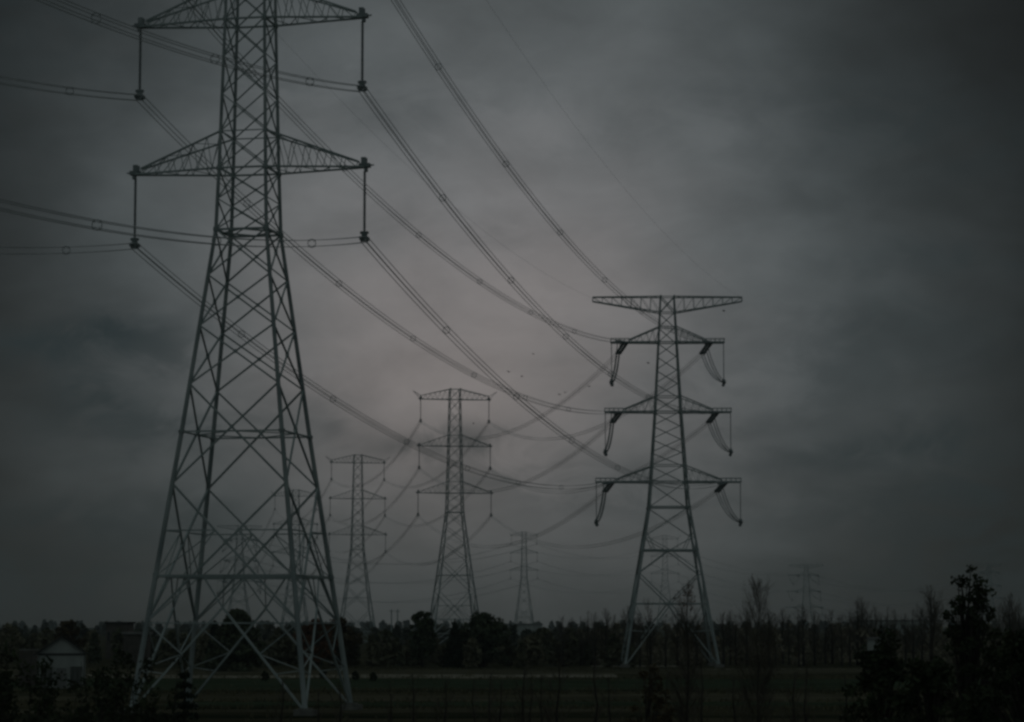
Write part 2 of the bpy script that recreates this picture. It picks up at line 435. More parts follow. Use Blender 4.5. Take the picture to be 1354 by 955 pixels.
def suspension_pylon(label, X, Y, rz, ext=0.0, group=None, name='lattice_pylon', fine=True):
    root = thing(name, label, 'pylon', (X, Y, 0), rz, group)
    e = ext
    WT = [(-40, 8.165 + 62 * .262), (22.0 + e, 8.165), (38.3 + e, 4.18), (43.3 + e, 3.86), (55.5 + e, 3.28), (67.7 + e, 2.75), (70.4 + e, 2.6)]
    wt = [(0.0, interp(WT, 0.0))] + [t for t in WT if t[0] > 0]
    ztop = 70.4 + e
    k = 1.0 if fine else 1.15
    xs = [(34.6, 38.3, 'X', .085), (30.5, 34.6, 'X', .085), (25.8, 30.5, 'X', .09), (17.9, 25.8, 'X', .10), (7.2, 17.9, 'X', .11)]
    up = []
    for a, b, n in ((38.3, 43.3, 2), (43.3, 46.3, 1), (46.3, 55.5, 3), (55.5, 58.4, 1), (58.4, 67.7, 3), (67.7, 70.4, 1)):
        for i in range(n):
            up.append((a + (b - a) * i / n, a + (b - a) * (i + 1) / n, 'X', .065))
    xs = [(a + e, b + e, s, r * k) for a, b, s, r in xs + up]
    rings = [(38.3, .12, True), (43.3, .10, False), (46.3, .06, False), (55.5, .10, False), (58.4, .06, False), (67.7, .1, False), (70.4, .08, False),
             (22.0, .085, True), (10.65, .14, False), (7.0, .07, False)]
    rings = [(z + e, r * k, p) for z, r, p in rings]
    def ks(br, P, wz):
        if e < -8: return
        for c in range(4):
            d = (c + 1) % 4
            p = lambda z: P(c, z + e); q = lambda z: P(d, z + e)
            mid = (P(c, max(8.0 + e, .6)) + P(d, max(8.0 + e, .6))) / 2
            apex = mid + Vector((0, 0, 0.2))
            zf = 0.25
            for a, b in ((c, d), (d, c)):
                A = P(a, zf)
                br.bar(A, apex, .11 * k)
                # V hung under the main bar where the big X crosses it
                h0 = P(a, 10.65 + e); h1 = P(b, 10.65 + e)
                br.bar(h0.lerp(h1, .345), apex, .08 * k)
                br.bar(h0.lerp(h1, .5), apex, .05 * k)
                # short struts above the main bar
                t = (17.9 - 14.2) / (17.9 - 7.2)
                j = P(a, 17.9 + e).lerp(P(b, 7.2 + e), t)
                la = P(a, 14.2 + e)
                br.bar(la, Vector((j.x, j.y, la.z)), .07 * k)
                br.bar(j, P(a, 10.65 + e), .055 * k)
                br.bar(j, h0.lerp(h1, .2), .055 * k)
                t2 = (17.9 - 12.0) / (17.9 - 7.2)
                # small struts below the main bar
                br.bar(P(a, 7.1 + e), h0.lerp(h1, .33), .06 * k)
                m = A.lerp(apex, .55)
                br.bar(P(a, max(7.0 + e, .6)), m, .06 * k)
                br.bar(P(a, max(3.4 + e, .4)), m, .05 * k)
                br.bar(P(a, max(3.4 + e, .4)), A.lerp(apex, .36), .05 * k)
    P, wz = lattice_body(root, wt, ztop, 0.215, xs, rings, ks, .07, .08)
    # crossarms
    for za, L, kind in ((43.3, 9.6, 'c'), (55.5, 9.35, 'c'), (67.7, 9.0, 't')):
        z = za + e
        for s in (-1, 1):
            arm = MB()
            w0 = wz(z); tip = Vector((s * L, 0, z))
            if kind == 'c':
                z1 = z + 3.0; w1 = wz(z1)
                lo = [(Vector((s * w0, f * w0, z)), Vector((s * L, f * 0.22, z))) for f in (-1, 1)]
                hi = [(Vector((s * w1, f * w1, z1)), Vector((s * (L - .5), f * 0.2, z + .45))) for f in (-1, 1)]
                n = 6
            else:
                z1 = z + 2.7; w1 = wz(z1)
                lo = [(Vector((s * w0, f * w0, z)), Vector((s * L, f * 0.3, z))) for f in (-1, 1)]
                hi = [(Vector((s * w1, f * w1, z1)), Vector((s * L, f * 0.3, z + .95))) for f in (-1, 1)]
                n = 6
            for a, b in lo: arm.bar(a, b, .10 * k)
            for a, b in hi: arm.bar(a, b, .095 * k)
            for f in (0, 1):
                for i in range(n):
                    t0 = i / n; t1 = (i + 1) / n; tm = (i + .5) / n
                    arm.bar(hi[f][0].lerp(hi[f][1], t0), lo[f][0].lerp(lo[f][1], tm), .035 * k)
                    arm.bar(lo[f][0].lerp(lo[f][1], tm), hi[f][0].lerp(hi[f][1], t1), .035 * k)
            for ch in (lo, hi):
                for i in range(n):
                    t0 = i / n; t1 = (i + 1) / n
                    a = ch[i % 2][0].lerp(ch[i % 2][1], t0); b = ch[1 - i % 2][0].lerp(ch[1 - i % 2][1], t1)
                    arm.bar(a, b, .035 * k)
            a_o = arm.build('crossarm', STEEL_OLD, root)
            tp = MB()
            tp.box((s * (L + .02), 0, z + .12), (.42, .30, .16))
            tp.box((s * (L - .05), .24, z + .45), (.2, .04, .32)); tp.box((s * (L - .05), -.24, z + .45), (.2, .04, .32))
            tp.box((s * (L + .1), 0, z - .18), (.12, .2, .2))
            tp.bar((s * (L + .2), 0, z + .1), (s * (L + .75), 0, z + .15), .07)
            tp.build('end_plate', FITTING, a_o)
            if kind == 't':
                h = MB()
                for f in (-.3, .3):
                    h.bar((s * L, f, z + .95), (s * (L + 2.1), 0, z + 2.2), .07 * k)
                    h.bar((s * L, f, z + .1), (s * (L + 2.1), 0, z + 2.2), .06 * k)
                h.build('earth_wire_peak', STEEL_OLD, root)
            # hanging insulator string
            ins = MB()
            ins.sheds((s * L, 0, z - .35), (s * L, 0, z - 5.15), .07, .15, 30)
            ins_o = ins.build('insulator', INSUL, root)
            cl = MB()
            zz = z - 5.2
            cl.bar((s * L, 0, zz + .1), (s * L, 0, zz - .75), .07, 6)
            cl.box((s * L, 0, zz - .12), (.34, .08, .09))
            cl.box((s * L, 0, zz - .36), (.22, .10, .14))
            cl.box((s * L - .25, 0, zz - .58), (.07, .45, .14)); cl.box((s * L + .25, 0, zz - .58), (.07, .45, .14))
            cl.box((s * L, 0, zz - .78), (.3, .12, .06))
            cl.ring((s * L, 0, zz - .05), (0, 0, 1), .33, .035)
            cl.build('clamp', FITTING, ins_o)
    return root

def strain_pylon(label, X, Y, rz, dirs, ext=0.0, group=None, fine=True):
    """tension pylon: strings lie along the wires; dirs[(side, level)] = the two string directions in world space"""
    root = thing('strain_pylon', label, 'pylon', (X, Y, 0), rz, group)
    e = ext
    WT = [(-40, 6.4 + 65.7 * .335), (25.7 + e, 6.4), (29.8 + e, 5.75), (41.2 + e, 4.2), (52.6 + e, 2.95), (60.1 + e, 2.2)]
    wt = [(0.0, interp(WT, 0.0))] + [t for t in WT if t[0] > 0]
    k = 1.0
    xs = []
    for a, b, n in ((52.6, 55.1, 1), (55.1, 57.5, 1), (57.5, 60.1, 1), (43.7, 52.6, 4), (41.2, 43.7, 1), (32.5, 41.2, 4), (29.8, 32.5, 1), (25.7, 29.8, 1), (20.9, 25.7, 1)):
        for i in range(n):
            xs.append((a + (b - a) * i / n, a + (b - a) * (i + 1) / n, 'X' if a > 56 else 'S', .10))
    xs += [(18.7, 20.9, 'A', .08), (15.0, 18.7, 'V', .10), (10.1, 15.0, 'A', .11), (0.2, 10.1, 'V', .13)]
    xs = [(a + e, b + e, s, r) for a, b, s, r in xs]
    rings = [(60.1, .08, 0), (57.5, .08, 0), (55.1, .09, 0), (52.6, .12, 0), (43.7, .09, 0), (41.2, .12, 0), (32.5, .09, 0), (29.8, .12, 0), (25.7, .16, 0), (18.7, .16, 1), (10.1, .14, 1)]
    rings = [(z + e, r, p) for z, r, p in rings]
    def ks(br, P, wz):
        if e < -4: return
        for c in range(4):
            d = (c + 1) % 4
            mid = (P(c, 10.1) + P(d, 10.1)) / 2
            top = (P(c, 18.7) + P(d, 18.7)) / 2
            for a in (c, d):
                A = P(a, .2); m = A.lerp(mid, .55)
                br.bar(P(a, 5.8), m, .07); br.bar(P(a, 10.1), m, .07)
                t = P(a, 18.7).lerp(top, .45)
                br.bar(P(a, 21.8), t, .07)
    P, wz = lattice_body(root, wt, 60.1 + e, 0.25, xs, rings, ks, .08, .1)
    # long top arms carrying the earth wires
    for s in (-1, 1):
        arm = MB(); L = 12.2; z = 60.1 + e; zb = 57.5 + e
        hi = [(Vector((s * wz(z), f * wz(z), z)), Vector((s * L, f * .35, z - .05))) for f in (-1, 1)]
        lo = [(Vector((s * wz(zb), f * wz(zb), zb)), Vector((s * L, f * .35, z - .75))) for f in (-1, 1)]
        for a, b in hi + lo: arm.bar(a, b, .12)
        n = 7
        for f in (0, 1):
            for i in range(n + 1):
                t = i / n
                arm.bar(hi[f][0].lerp(hi[f][1], t), lo[f][0].lerp(lo[f][1], t), .05 if i < n else .1)
                if i < n: arm.bar(lo[f][0].lerp(lo[f][1], t), hi[f][0].lerp(hi[f][1], (i + 1) / n), .04)
        for ch in (hi, lo):
            for i in range(n):
                arm.bar(ch[i % 2][0].lerp(ch[i % 2][1], i / n), ch[1 - i % 2][0].lerp(ch[1 - i % 2][1], (i + 1) / n), .045)
        arm.build('earth_wire_arm', STEEL_OLD, root)
    iv = Matrix.Rotation(-rz, 3, 'Z')
    for lv, za, La, Lt in (('t', 52.6, 6.9, 9.25), ('m', 41.2, 7.9, 10.3), ('b', 29.8, 9.2, 11.8)):
        z = za + e
        for s in (-1, 1):
            arm = MB()
            w0 = wz(z); z1 = z + 2.55; w1 = wz(z1)
            lo = [(Vector((s * w0, f * w0, z)), Vector((s * Lt, f * .8, z))) for f in (-1, 1)]
            hi = [(Vector((s * w1, f * w1, z1)), Vector((s * (La - .6), f * .9, z + .42))) for f in (-1, 1)]
            for a, b in lo: arm.bar(a, b, .17)
            for a, b in hi: arm.bar(a, b, .12)
            # rail box at the outer end
            for f in (-1, 1):
                arm.bar((s * (La - .6), f * .82, z + .62), (s * Lt, f * .8, z + .62), .06)
                for q in range(5):
                    x = La - .6 + (Lt - La + .6) * q / 4
                    arm.bar((s * x, f * .81, z), (s * x, f * .81, z + .62), .05)
            for q in (0, .5, 1):
                x = La - .6 + (Lt - La + .6) * q
                arm.bar((s * x, -.8, z), (s * x, .8, z), .09); arm.bar((s * x, -.8, z + .62), (s * x, .8, z + .62), .06)
            n = 5
            for f in (0, 1):
                for i in range(n):
                    t0, t1, tm = i / n, (i + 1) / n, (i + .5) / n
                    sc_ = (La - .6) / Lt
                    arm.bar(hi[f][0].lerp(hi[f][1], t0), lo[f][0].lerp(lo[f][1], tm * sc_), .04)
                    arm.bar(lo[f][0].lerp(lo[f][1], tm * sc_), hi[f][0].lerp(hi[f][1], t1), .04)
            for i in range(7):
                arm.bar(lo[i % 2][0].lerp(lo[i % 2][1], i / 7), lo[1 - i % 2][0].lerp(lo[1 - i % 2][1], (i + 1) / 7), .05)
            arm.build('crossarm', STEEL_OLD, root)
            # the two strain strings
            ends = []
            for d in dirs[(s, lv)]:
                d = iv @ Vector(d)
                a = Vector((s * La, 0, z - .1)); b = a + d * 5.8
                side = d.cross(Vector((0, 0, 1))).normalized()
                st = MB()
                for o in (-.3, .3):
                    st.sheds(a + side * o + d * .4, b + side * o - d * .3, .10, .24, 24)
                st.box(a + d * .2, (.5, .14, .14)); st.box(b - d * .15, (.5, .16, .2))
                st.build('strain_insulator', INSUL, root)
                ends.append(b)
            # jumper string at the arm's end, its weight and the jumper loops
            jt = Vector((s * (Lt - .1), 0, z - .1)); jb = jt - Vector((0, 0, 6.1))
            ji = MB(); ji.sheds(jt, jb, .05, .10, 30)
            jo = ji.build('jumper_insulator', INSUL, root)
            wt_ = MB()
            wt_.tube([jb + Vector((0, 0, .3)), jb, jb - Vector((-s * .06, 0, .35)), jb - Vector((s * .12, 0, .85)), jb - Vector((s * .18, 0, 1.0))], [.12, .30, .36, .30, .12], 8)
            wt_.box(jb - Vector((0, 0, .2)), (.12, .5, .12))
            wt_.build('jumper_weight', FITTING, jo)
            jm = MB()
            base = jb - Vector((0, 0, .35))
            for b in ends:
                for o in (-.22, .22):
                    off = Vector((o, o * .6, 0))
                    pts = []
                    for q in range(15):
                        t = q / 14
                        p = b.lerp(base, t) - Vector((0, 0, 1.5 * 4 * t * (1 - t) * (1 - .35 * t)))
                        pts.append(p + off)
                    jm.tube(pts, .07, 5)
            jm.build('jumper_cable', FITTING, root)
    return root

# line geometry
yN = R(-11.0)
T1 = (-21.2, 211.0, 0.0); T2 = (25.4, 430.0, 0.0)
T3 = (-14.9, 688.0, -2.7); T4 = (-52.4, 899.0, -6.5); T5 = (-93.5, 1145.0, -6.1); T6 = (-149.0, 1450.0, 0.0)
T7 = (8.5, 1866.0, 0.5); T8 = (108.4, 1880.0, -1.5); T9 = (210.6, 1900.0, -11.5); T10 = (431.0, 2400.0, 0.0)
T0 = (-68.0, -8.0, 0.0)
yF = R(10.0)
LEV = {'t': (67.7, 9.0), 'm': (55.5, 9.35), 'b': (43.3, 9.6)}
def hang(T, rz, s, lv):
    za, L = LEV[lv]
    return Vector((T[0] + s * L * math.cos(rz), T[1] + s * L * math.sin(rz), za + T[2] - 5.85))
LEV2 = {'t': (52.6, 6.9), 'm': (41.2, 7.9), 'b': (29.8, 9.2)}
def strain_root(T, rz, s, lv):
    za, L = LEV2[lv]
    return Vector((T[0] + s * L * math.cos(rz), T[1] + s * L * math.sin(rz), za + T[2] - .1))
def sdirv(a, b, dip):
    d = (b - a); d.normalize(); d.z -= dip
    return d.normalized()

suspension_pylon('huge steel lattice pylon nearest the viewer, its top out of frame', T1[0], T1[1], yN, 0.0)
d2 = {}
for s in (-1, 1):
    for lv in 'tmb':
        r0 = strain_root(T2, 0, s, lv)
        d2[(s, lv)] = (sdirv(r0, hang(T1, yN, s, lv), .10), sdirv(r0, hang(T3, yF, s, lv), .22))
strain_pylon('second nearest pylon, with drooping jumper loops below its crossarms, right of centre', T2[0], T2[1], 0.0, d2)
GP = 'pylons of the line receding into the distance'
suspension_pylon('third pylon of the line, standing clear just left of the right-hand jumper-loop pylon', T3[0], T3[1], yF, T3[2], GP)
suspension_pylon('fourth pylon of the line, just right of the huge near pylon', T4[0], T4[1], yF, T4[2], GP)
suspension_pylon('fifth pylon of the line, seen behind the right legs of the huge near pylon', T5[0], T5[1], yF, T5[2], GP)
def dir_pair(T, rz, A, B):
    o = {}
    for s in (-1, 1):
        for lv in 'tmb':
            r0 = strain_root(T, rz, s, lv)
            o[(s, lv)] = (sdirv(r0, A(s, lv), .12), sdirv(r0, B(s, lv), .12))
    return o
y6, y7, y8, y9, y10 = R(12), R(-8), R(-4), R(-4), R(-20)
H5 = lambda s, lv: hang(T5, yF, s, lv)
H7 = lambda s, lv: hang(T7, y7, s, lv)
H8 = lambda s, lv: hang(T8, y8, s, lv)
R9 = lambda s, lv: strain_root(T9, y9, s, lv)
R10 = lambda s, lv: strain_root(T10, y10, s, lv)
strain_pylon('faint distant pylon framed between the middle legs of the huge near pylon', T6[0], T6[1], y6, dir_pair(T6, y6, H5, H7), T6[2], GP)
GF = 'far pylons standing in haze on the horizon'
suspension_pylon('small hazy pylon alone between the third pylon and the jumper-loop pylon', T7[0], T7[1], y7, T7[2], GF)
suspension_pylon('small hazy pylon seen through the legs of the jumper-loop pylon', T8[0], T8[1], y8, T8[2], GF)
strain_pylon('small hazy pylon alone in the sky right of the jumper-loop pylon', T9[0], T9[1], y9, dir_pair(T9, y9, H8, R10), T9[2], GF)
strain_pylon('very faint farthest pylon above the leafy tree at the right edge', T10[0], T10[1], y10, dir_pair(T10, y10, R9, lambda s, lv: R9(s, lv) + Vector((600, 900, 0))), T10[2], GF)

# ------------------------------------------------------------------ conductors
SIDE = {-1: 'left', 1: 'right'}
LVN = {'t': 'top', 'm': 'middle', 'b': 'lowest'}
def curve(P, Q, sag, n):
    return [P.lerp(Q, i / n) - Vector((0, 0, 4 * sag * (i / n) * (1 - i / n))) for i in range(n + 1)]
def bundle(P, Q, sag, label, group, spacers=(), r=.031, gap=.235, n=72, split=True):
    d = (Q - P); side = Vector((d.y, -d.x, 0)).normalized()
    offs = [side * gap * a + Vector((0, 0, gap * b)) for a in (-1, 1) for b in (-1, 1)]
    cl = curve(P, Q, sag, n)
    if split:
        root = thing('conductor_bundle', label, 'power cable', P, 0, group)
        for o in offs:
            m = MB(); m.tube([p + o - P for p in cl], r, 4); m.build('conductor', CABLE, root)
        for t in spacers:
            p = P.lerp(Q, t) - Vector((0, 0, 4 * sag * t * (1 - t)))
            p2 = P.lerp(Q, t + .01) - Vector((0, 0, 4 * sag * (t + .01) * (1 - t - .01)))
            m = MB(); m.ring(p - P, p2 - p, gap * 1.3, .03, 20)
            for o in offs: m.box(p - P + o * .97, (.05, .05, .04)); m.bar(p - P + o * .4, p - P + o, .022)
            m.build('spacer', CABLE, root)
    else:
        m = MB()
        for o in offs: m.tube([p + o for p in cl], r, 3)
        tag(m.build('conductor_bundle', CABLE), label, 'power cable', group)
GW = 'four-wire conductor bundles hung from the near pylon'
for s, lv, sp in ((-1, 'm', (.068, .2)), (-1, 'b', (.066, .2)), (1, 'm', (.066, .165, .262, .36)), (1, 'b', (.066, .165, .262, .36))):
    P = hang(T1, yN, s, lv); Q = hang(T0, yN, s, lv)
    bundle(P, Q, 9.7, f'conductor bundle leaving at left from the {SIDE[s]} end of the near pylon\'s {"upper" if lv == "m" else "lower"} arm', GW, sp)
for s in (-1, 1):
    for lv in 'tmb':
        P = hang(T1, yN, s, lv)
        r0 = strain_root(T2, 0, s, lv)
        Q = r0 + d2[(s, lv)][0] * 5.8
        lab = f'conductor bundle from near pylon to the {LVN[lv]} {SIDE[s]} arm of the jumper-loop pylon'
        bundle(P, Q, {'t': 7.0, 'm': 7.0, 'b': 6.9}[lv], lab, GW, (.13, .27, .41, .55, .69, .83))
for s in (-1, 1):
    a, b = (T1[0] + s * 11.1 * math.cos(yN), T1[1] + s * 11.1 * math.sin(yN), 69.9), (T2[0] + s * 12.2, T2[1], 59.9)
    m = MB(); m.tube(curve(Vector(a), Vector(b), 5.0, 60), .010, 4)
    tag(m.build('earth_wire', CABLE), f'hair-thin earth wire ending at the {SIDE[s]} tip of the jumper-loop pylon\'s top', 'power cable', 'earth wires')
G2 = 'conductor bundles along the receding line'
def span(A, B, sag, what, dd=False, gap=.235, r=.034):
    for s in (-1, 1):
        for lv in 'tmb':
            bundle(A(s, lv), B(s, lv), sag, f'{LVN[lv]} {SIDE[s]} cable {what}', G2, (), r, gap, 40, False)
A2 = lambda s, lv: strain_root(T2, 0, s, lv) + d2[(s, lv)][1] * 5.8
H3 = lambda s, lv: hang(T3, yF, s, lv)
H4 = lambda s, lv: hang(T4, yF, s, lv)
R6 = lambda s, lv: strain_root(T6, y6, s, lv)
span(A2, H3, 8.6, 'from the jumper-loop pylon back to the third pylon')
span(H3, H4, 8.0, 'from the third pylon to the fourth pylon')
span(H4, H5, 9.0, 'from the fourth pylon to the fifth pylon behind the near legs')
span(H5, R6, 12.0, 'beyond the fifth pylon behind near pylon\'s legs')
span(R6, H7, 14.0, 'low across the horizon behind the fourth pylon', r=.035)
span(H7, H8, 9.0, 'between the two small hazy pylons behind the jumper-loop pylon', r=.035)
span(H8, R9, 6.0, 'towards the small hazy pylon right of the jumper-loop pylon', r=.035)
span(R9, R10, 14.0, 'towards the faint farthest pylon at right', r=.035)

# ------------------------------------------------------------------ buildings
def shed():
    Y = 286.0; cx = at(87.5, Y).x
    root = thing('gabled_shed', 'small pale rendered shed with a gabled front in the dark at lower left', 'shed', (cx, Y, 0), R(9.7))
    hw, he, hp, L = 2.55, 3.75, 5.45, 7.0
    m = MB(); m.prism([(-hw, 0), (hw, 0), (hw, he), (0, hp), (-hw, he)], 0, L); m.build('wall', RENDERWALL, root)
    rf = MB()
    for s in (-1, 1):
        a = Vector((0, -.35, hp + .16)); b = Vector((s * (hw + .45), -.35, he - .14))
        nrm = Vector((s * (hp - he), 0, hw)).normalized() * .12
        k = len(rf.v)
        for y in (-.35, L + .35):
            for p in (a, b):
                rf.v.append(Vector((p.x, y, p.z)) + nrm * 0); rf.v.append(Vector((p.x, y, p.z)) - nrm)
        rf.f += [(k, k + 2, k + 6, k + 4), (k + 1, k + 5, k + 7, k + 3), (k, k + 1, k + 3, k + 2), (k + 4, k + 6, k + 7, k + 5), (k + 2, k + 3, k + 7, k + 6), (k, k + 4, k + 5, k + 1)]
    rf.build('roof', ROOF, root)
    gt = MB()
    for s in (-1, 1):
        gt.bar((s * (hw + .42), -.35, he - .2), (s * (hw + .42), L + .35, he - .2), .07, 6)
        gt.bar((s * (hw - .12), -.12, he - .25), (s * (hw - .12), -.12, 0.1), .05, 6)
    gt.build('gutter', SHUT, root)
    b = MB(); b.box((0, -.05, he - .08), (hw - .05, .045, .1)); b.build('fascia_beam', ROOF, root)
    d = MB(); d.box((0, -.03, 1.1), (.55, .025, 1.1)); dd = d.build('door', DOOR, root)
    h = MB(); h.box((.4, -.09, 1.05), (.04, .03, .09)); h.build('handle', FITTING, dd)
    for x in (-1.55, 1.55):
        wv = MB(); wv.box((x, -.025, 1.25), (.62, .02, 1.1)); wo = wv.build('shutter', SHUT, root)
        f = MB()
        for sx in (-1, 1): f.box((x + sx * .66, -.05, 1.25), (.04, .045, 1.16))
        f.box((x, -.05, 2.39), (.61, .045, .04))
        f.build('frame', RENDERWALL, wo)
shed()
def low_house(name, label, px0, px1, top, Y, m, depth=8.0, pitched=False, wins=0):
    x0 = at(px0, Y).x; x1 = at(px1, Y).x; h = EYE + (824 - top) / 3500 * Y
    root = thing(name, label, 'building', ((x0 + x1) / 2, Y, 0))
    hw = (x1 - x0) / 2
    b = MB(); b.box((0, depth / 2, (h - .3) / 2), (hw, depth / 2, (h - .3) / 2)); b.build('wall', m, root)
    r = MB()
    if pitched:
        r.prism([(-hw - .4, h - .297), (hw + .4, h - .297), (hw * .8, h + .7), (-hw * .8, h + .7)], -.4, depth + .4)
    else:
        r.box((0, depth / 2, h - .1), (hw + .3, depth / 2 + .3, .197))
    r.build('roof', DOOR if name in ('low_shed', 'long_greenhouse') else ROOF, root)
    for i in range(wins):
        x = -hw + (i + .5) * 2 * hw / wins
        wv = MB(); wv.box((x, -.02, h * .62), (hw / wins * .4, .018, h * .12)); wv.build('window', GLASS, root)
    return root
low_house('flat_roofed_house', 'dark flat-roofed house showing above the trees at left', 145, 173, 823, 520, BRICK, 9, False, 4)
low_house('low_shed', 'low shed with a pale roof edge just left of the near pylon', 168, 200, 836.5, 470, BRICK, 4)
low_house('long_greenhouse', 'pale long roof on the horizon below the alone-standing small hazy pylon', 660, 716, 826.2, 1500, RENDERWALL, 14, True)
low_house('warehouse', 'long low grey warehouse on the horizon at right', 1139, 1240, 820.5, 1300, RENDERWALL, 30, False, 7)
hut = thing('pump_hut', 'small pale hut before the trees, left of the shrubs at lower right', 'hut', at(1151, 420), R(-8))
m = MB(); m.box((0, 1.1, 2.2), (1.05, 1.1, 2.2)); m.build('wall', RENDERWALL, hut)
m = MB(); m.prism([(-1.35, 4.403), (1.35, 4.403), (.9, 4.75), (-.9, 4.75)], -.25, 2.45); m.build('roof', DOOR, hut)
m = MB(); m.box((.15, -.03, 1.0), (.42, .025, 1.0)); m.build('door', SHUT, hut)
Yw = 300.0
xa, xb = at(32, Yw).x, at(59, Yw).x
ws = thing('yard_wall', 'low dark wall with a pale coping beside the gabled shed', 'wall', ((xa + xb) / 2, Yw, 0))
wl = MB(); wl.box((0, 0, 1.95), ((xb - xa) / 2, .14, 1.95)); wl.build('wall', BRICK, ws)
wl = MB()
for q in range(5):
    wl.box((-(xb - xa) / 2 + (q + .5) * (xb - xa) / 5, 0, 4.0), ((xb - xa) / 10 - .02, .2, .095))
wl.build('coping', CONCRETE, ws)
for px in (519, 527):
    Y = 900; x = at(px, Y).x
    p = thing('utility_pole', 'slim pole of the pair on the horizon right of the fourth pylon', 'pole', (x, Y, 0), 0, 'pair of slim poles')
    m = MB(); m.bar((0, 0, 0), (0, 0, 11.6), .28, 8, .2); m.build('post', STEEL_OLD, p)
    m = MB(); m.box((0, 0, 11.0), (.9, .08, .1)); m.build('crosspiece', STEEL_OLD, p)

# ------------------------------------------------------------------ vegetation
def rv(r):
    z = r.uniform(-1, 1); t = r.uniform(0, 2 * math.pi); q = math.sqrt(1 - z * z)
    return Vector((q * math.cos(t), q * math.sin(t), z))
def leaf(m, r, c, s):
    n = rv(r); u = n.orthogonal().normalized(); u = Matrix.Rotation(r.uniform(0, 6.28), 3, n) @ u
    v = n.cross(u)
    m.quad(c, u * s * r.uniform(.7, 1.2), v * s * .5 * r.uniform(.7, 1.2))

def leafy_tree(name, label, cat, loc, h, rad, seed, mleaf=LEAF, clumps=70, leaves=45, ls=.12, shape='round', base=.25, group=None, trunk_r=None, cl=(.13, .27), leader=0):
    r = random.Random(seed)
    root = thing(name, label, cat, loc, r.uniform(0, 6), group)
    tr = MB(); cr = MB()
    trunk_r = trunk_r or h * .017
    lean = Vector((r.uniform(-.04, .04) * h, r.uniform(-.04, .04) * h, 0))
    tp = [Vector((0, 0, 0)).lerp(Vector((0, 0, h * .9)) + lean, i / 6) + Vector((r.uniform(-1, 1), r.uniform(-1, 1), 0)) * h * .008 * (i > 0) for i in range(7)]
    tr.tube(tp, [trunk_r * (1.15 - i / 6) for i in range(7)], 7)
    z0 = h * base
    for c in range(clumps):
        t = r.random() ** .8
        z = z0 + (h - z0) * t
        if shape == 'round': e = math.sqrt(max(0, 1 - (2 * t - .85) ** 2 * .75)) * (1 if t < .85 else .7)
        elif shape == 'cone': e = (1 - t) ** .75 + .06
        elif shape == 'flat': e = math.sqrt(max(0.05, 1 - t * t))
        else: e = .55 + .45 * math.sin(t * math.pi)
        a = r.uniform(0, 6.28); q = rad * e * math.sqrt(r.uniform(.08, 1)) * r.uniform(.75, 1.18)
        p = Vector((math.cos(a) * q, math.sin(a) * q, z + r.uniform(-.03, .03) * h))
        b = tp[min(6, max(1, int(t * 5.2)))]
        mid = b.lerp(p, .5) + Vector((0, 0, .02 * h))
        tr.tube([b, mid, p], [trunk_r * .3 * (1.1 - t), trunk_r * .18, trunk_r * .06], 4)
        cs = rad * r.uniform(*cl)
        for _ in range(int(leaves * r.uniform(.6, 1.3))):
            d = rv(r) * cs * r.random() ** .45; d.z *= .75
            leaf(cr, r, p + d, ls * r.uniform(.7, 1.4))
    for c in range(leader):                      # the pointed leading shoot and its side sprays
        t = c / max(1, leader - 1); z = h * (1 - .15 * t); a = r.uniform(0, 6.28); q = .08 * rad + .42 * rad * t * r.random()
        p = Vector((math.cos(a) * q, math.sin(a) * q, z))
        tr.tube([Vector((lean.x, lean.y, z - .06 * h)), p], [trunk_r * .12, trunk_r * .05], 4)
        for _ in range(26):
            leaf(cr, r, p + rv(r) * rad * .07 * r.random() ** .5, ls * r.uniform(.7, 1.3))
    tr.build('trunk', BARK, root, True); cr.build('crown', mleaf, root)
    return root

def conifer(name, label, cat, loc, h, rad, seed, group=None, mleaf=LEAF_NEEDLE, tiers=17, dens=1.0, ns=.16):
    r = random.Random(seed)
    root = thing(name, label, cat, loc, 0, group)
    tr = MB(); tr.bar((0, 0, 0), (0, 0, h * .98), h * .02, 7, h * .003)
    cr = MB()
    for i in range(tiers):
        t = i / tiers; z = h * (.06 + .9 * t); R0 = rad * (1 - t) ** .8 + .05 * rad
        nb = int(11 * (1 - t * .55))
        for b in range(nb):
            a = 6.28 * (b + r.uniform(-.35, .35)) / nb; L = R0 * r.uniform(.7, 1.15)
            d = Vector((math.cos(a), math.sin(a), 0))
            pts = [Vector((0, 0, z)) + d * L * q + Vector((0, 0, L * (.15 * q - .38 * q * q))) for q in (0, .35, .7, 1)]
            tr.tube(pts, [h * .004, h * .003, h * .002, h * .001], 3)
            for _ in range(int(26 * dens * (1 - .4 * t))):
                q = r.random() ** .7
                p = pts[0].lerp(pts[3], q) + Vector((r.uniform(-1, 1), r.uniform(-1, 1), r.uniform(-.7, .5))) * (.10 * rad + .16 * L * (1 - q))
                leaf(cr, r, p, ns * r.uniform(.7, 1.3))
    for _ in range(30):
        leaf(cr, r, Vector((r.uniform(-.05, .05), r.uniform(-.05, .05), h * r.uniform(.93, 1.0))), ns * .6)
    tr.build('trunk', BARK, root, True); cr.build('crown', mleaf, root)
    return root

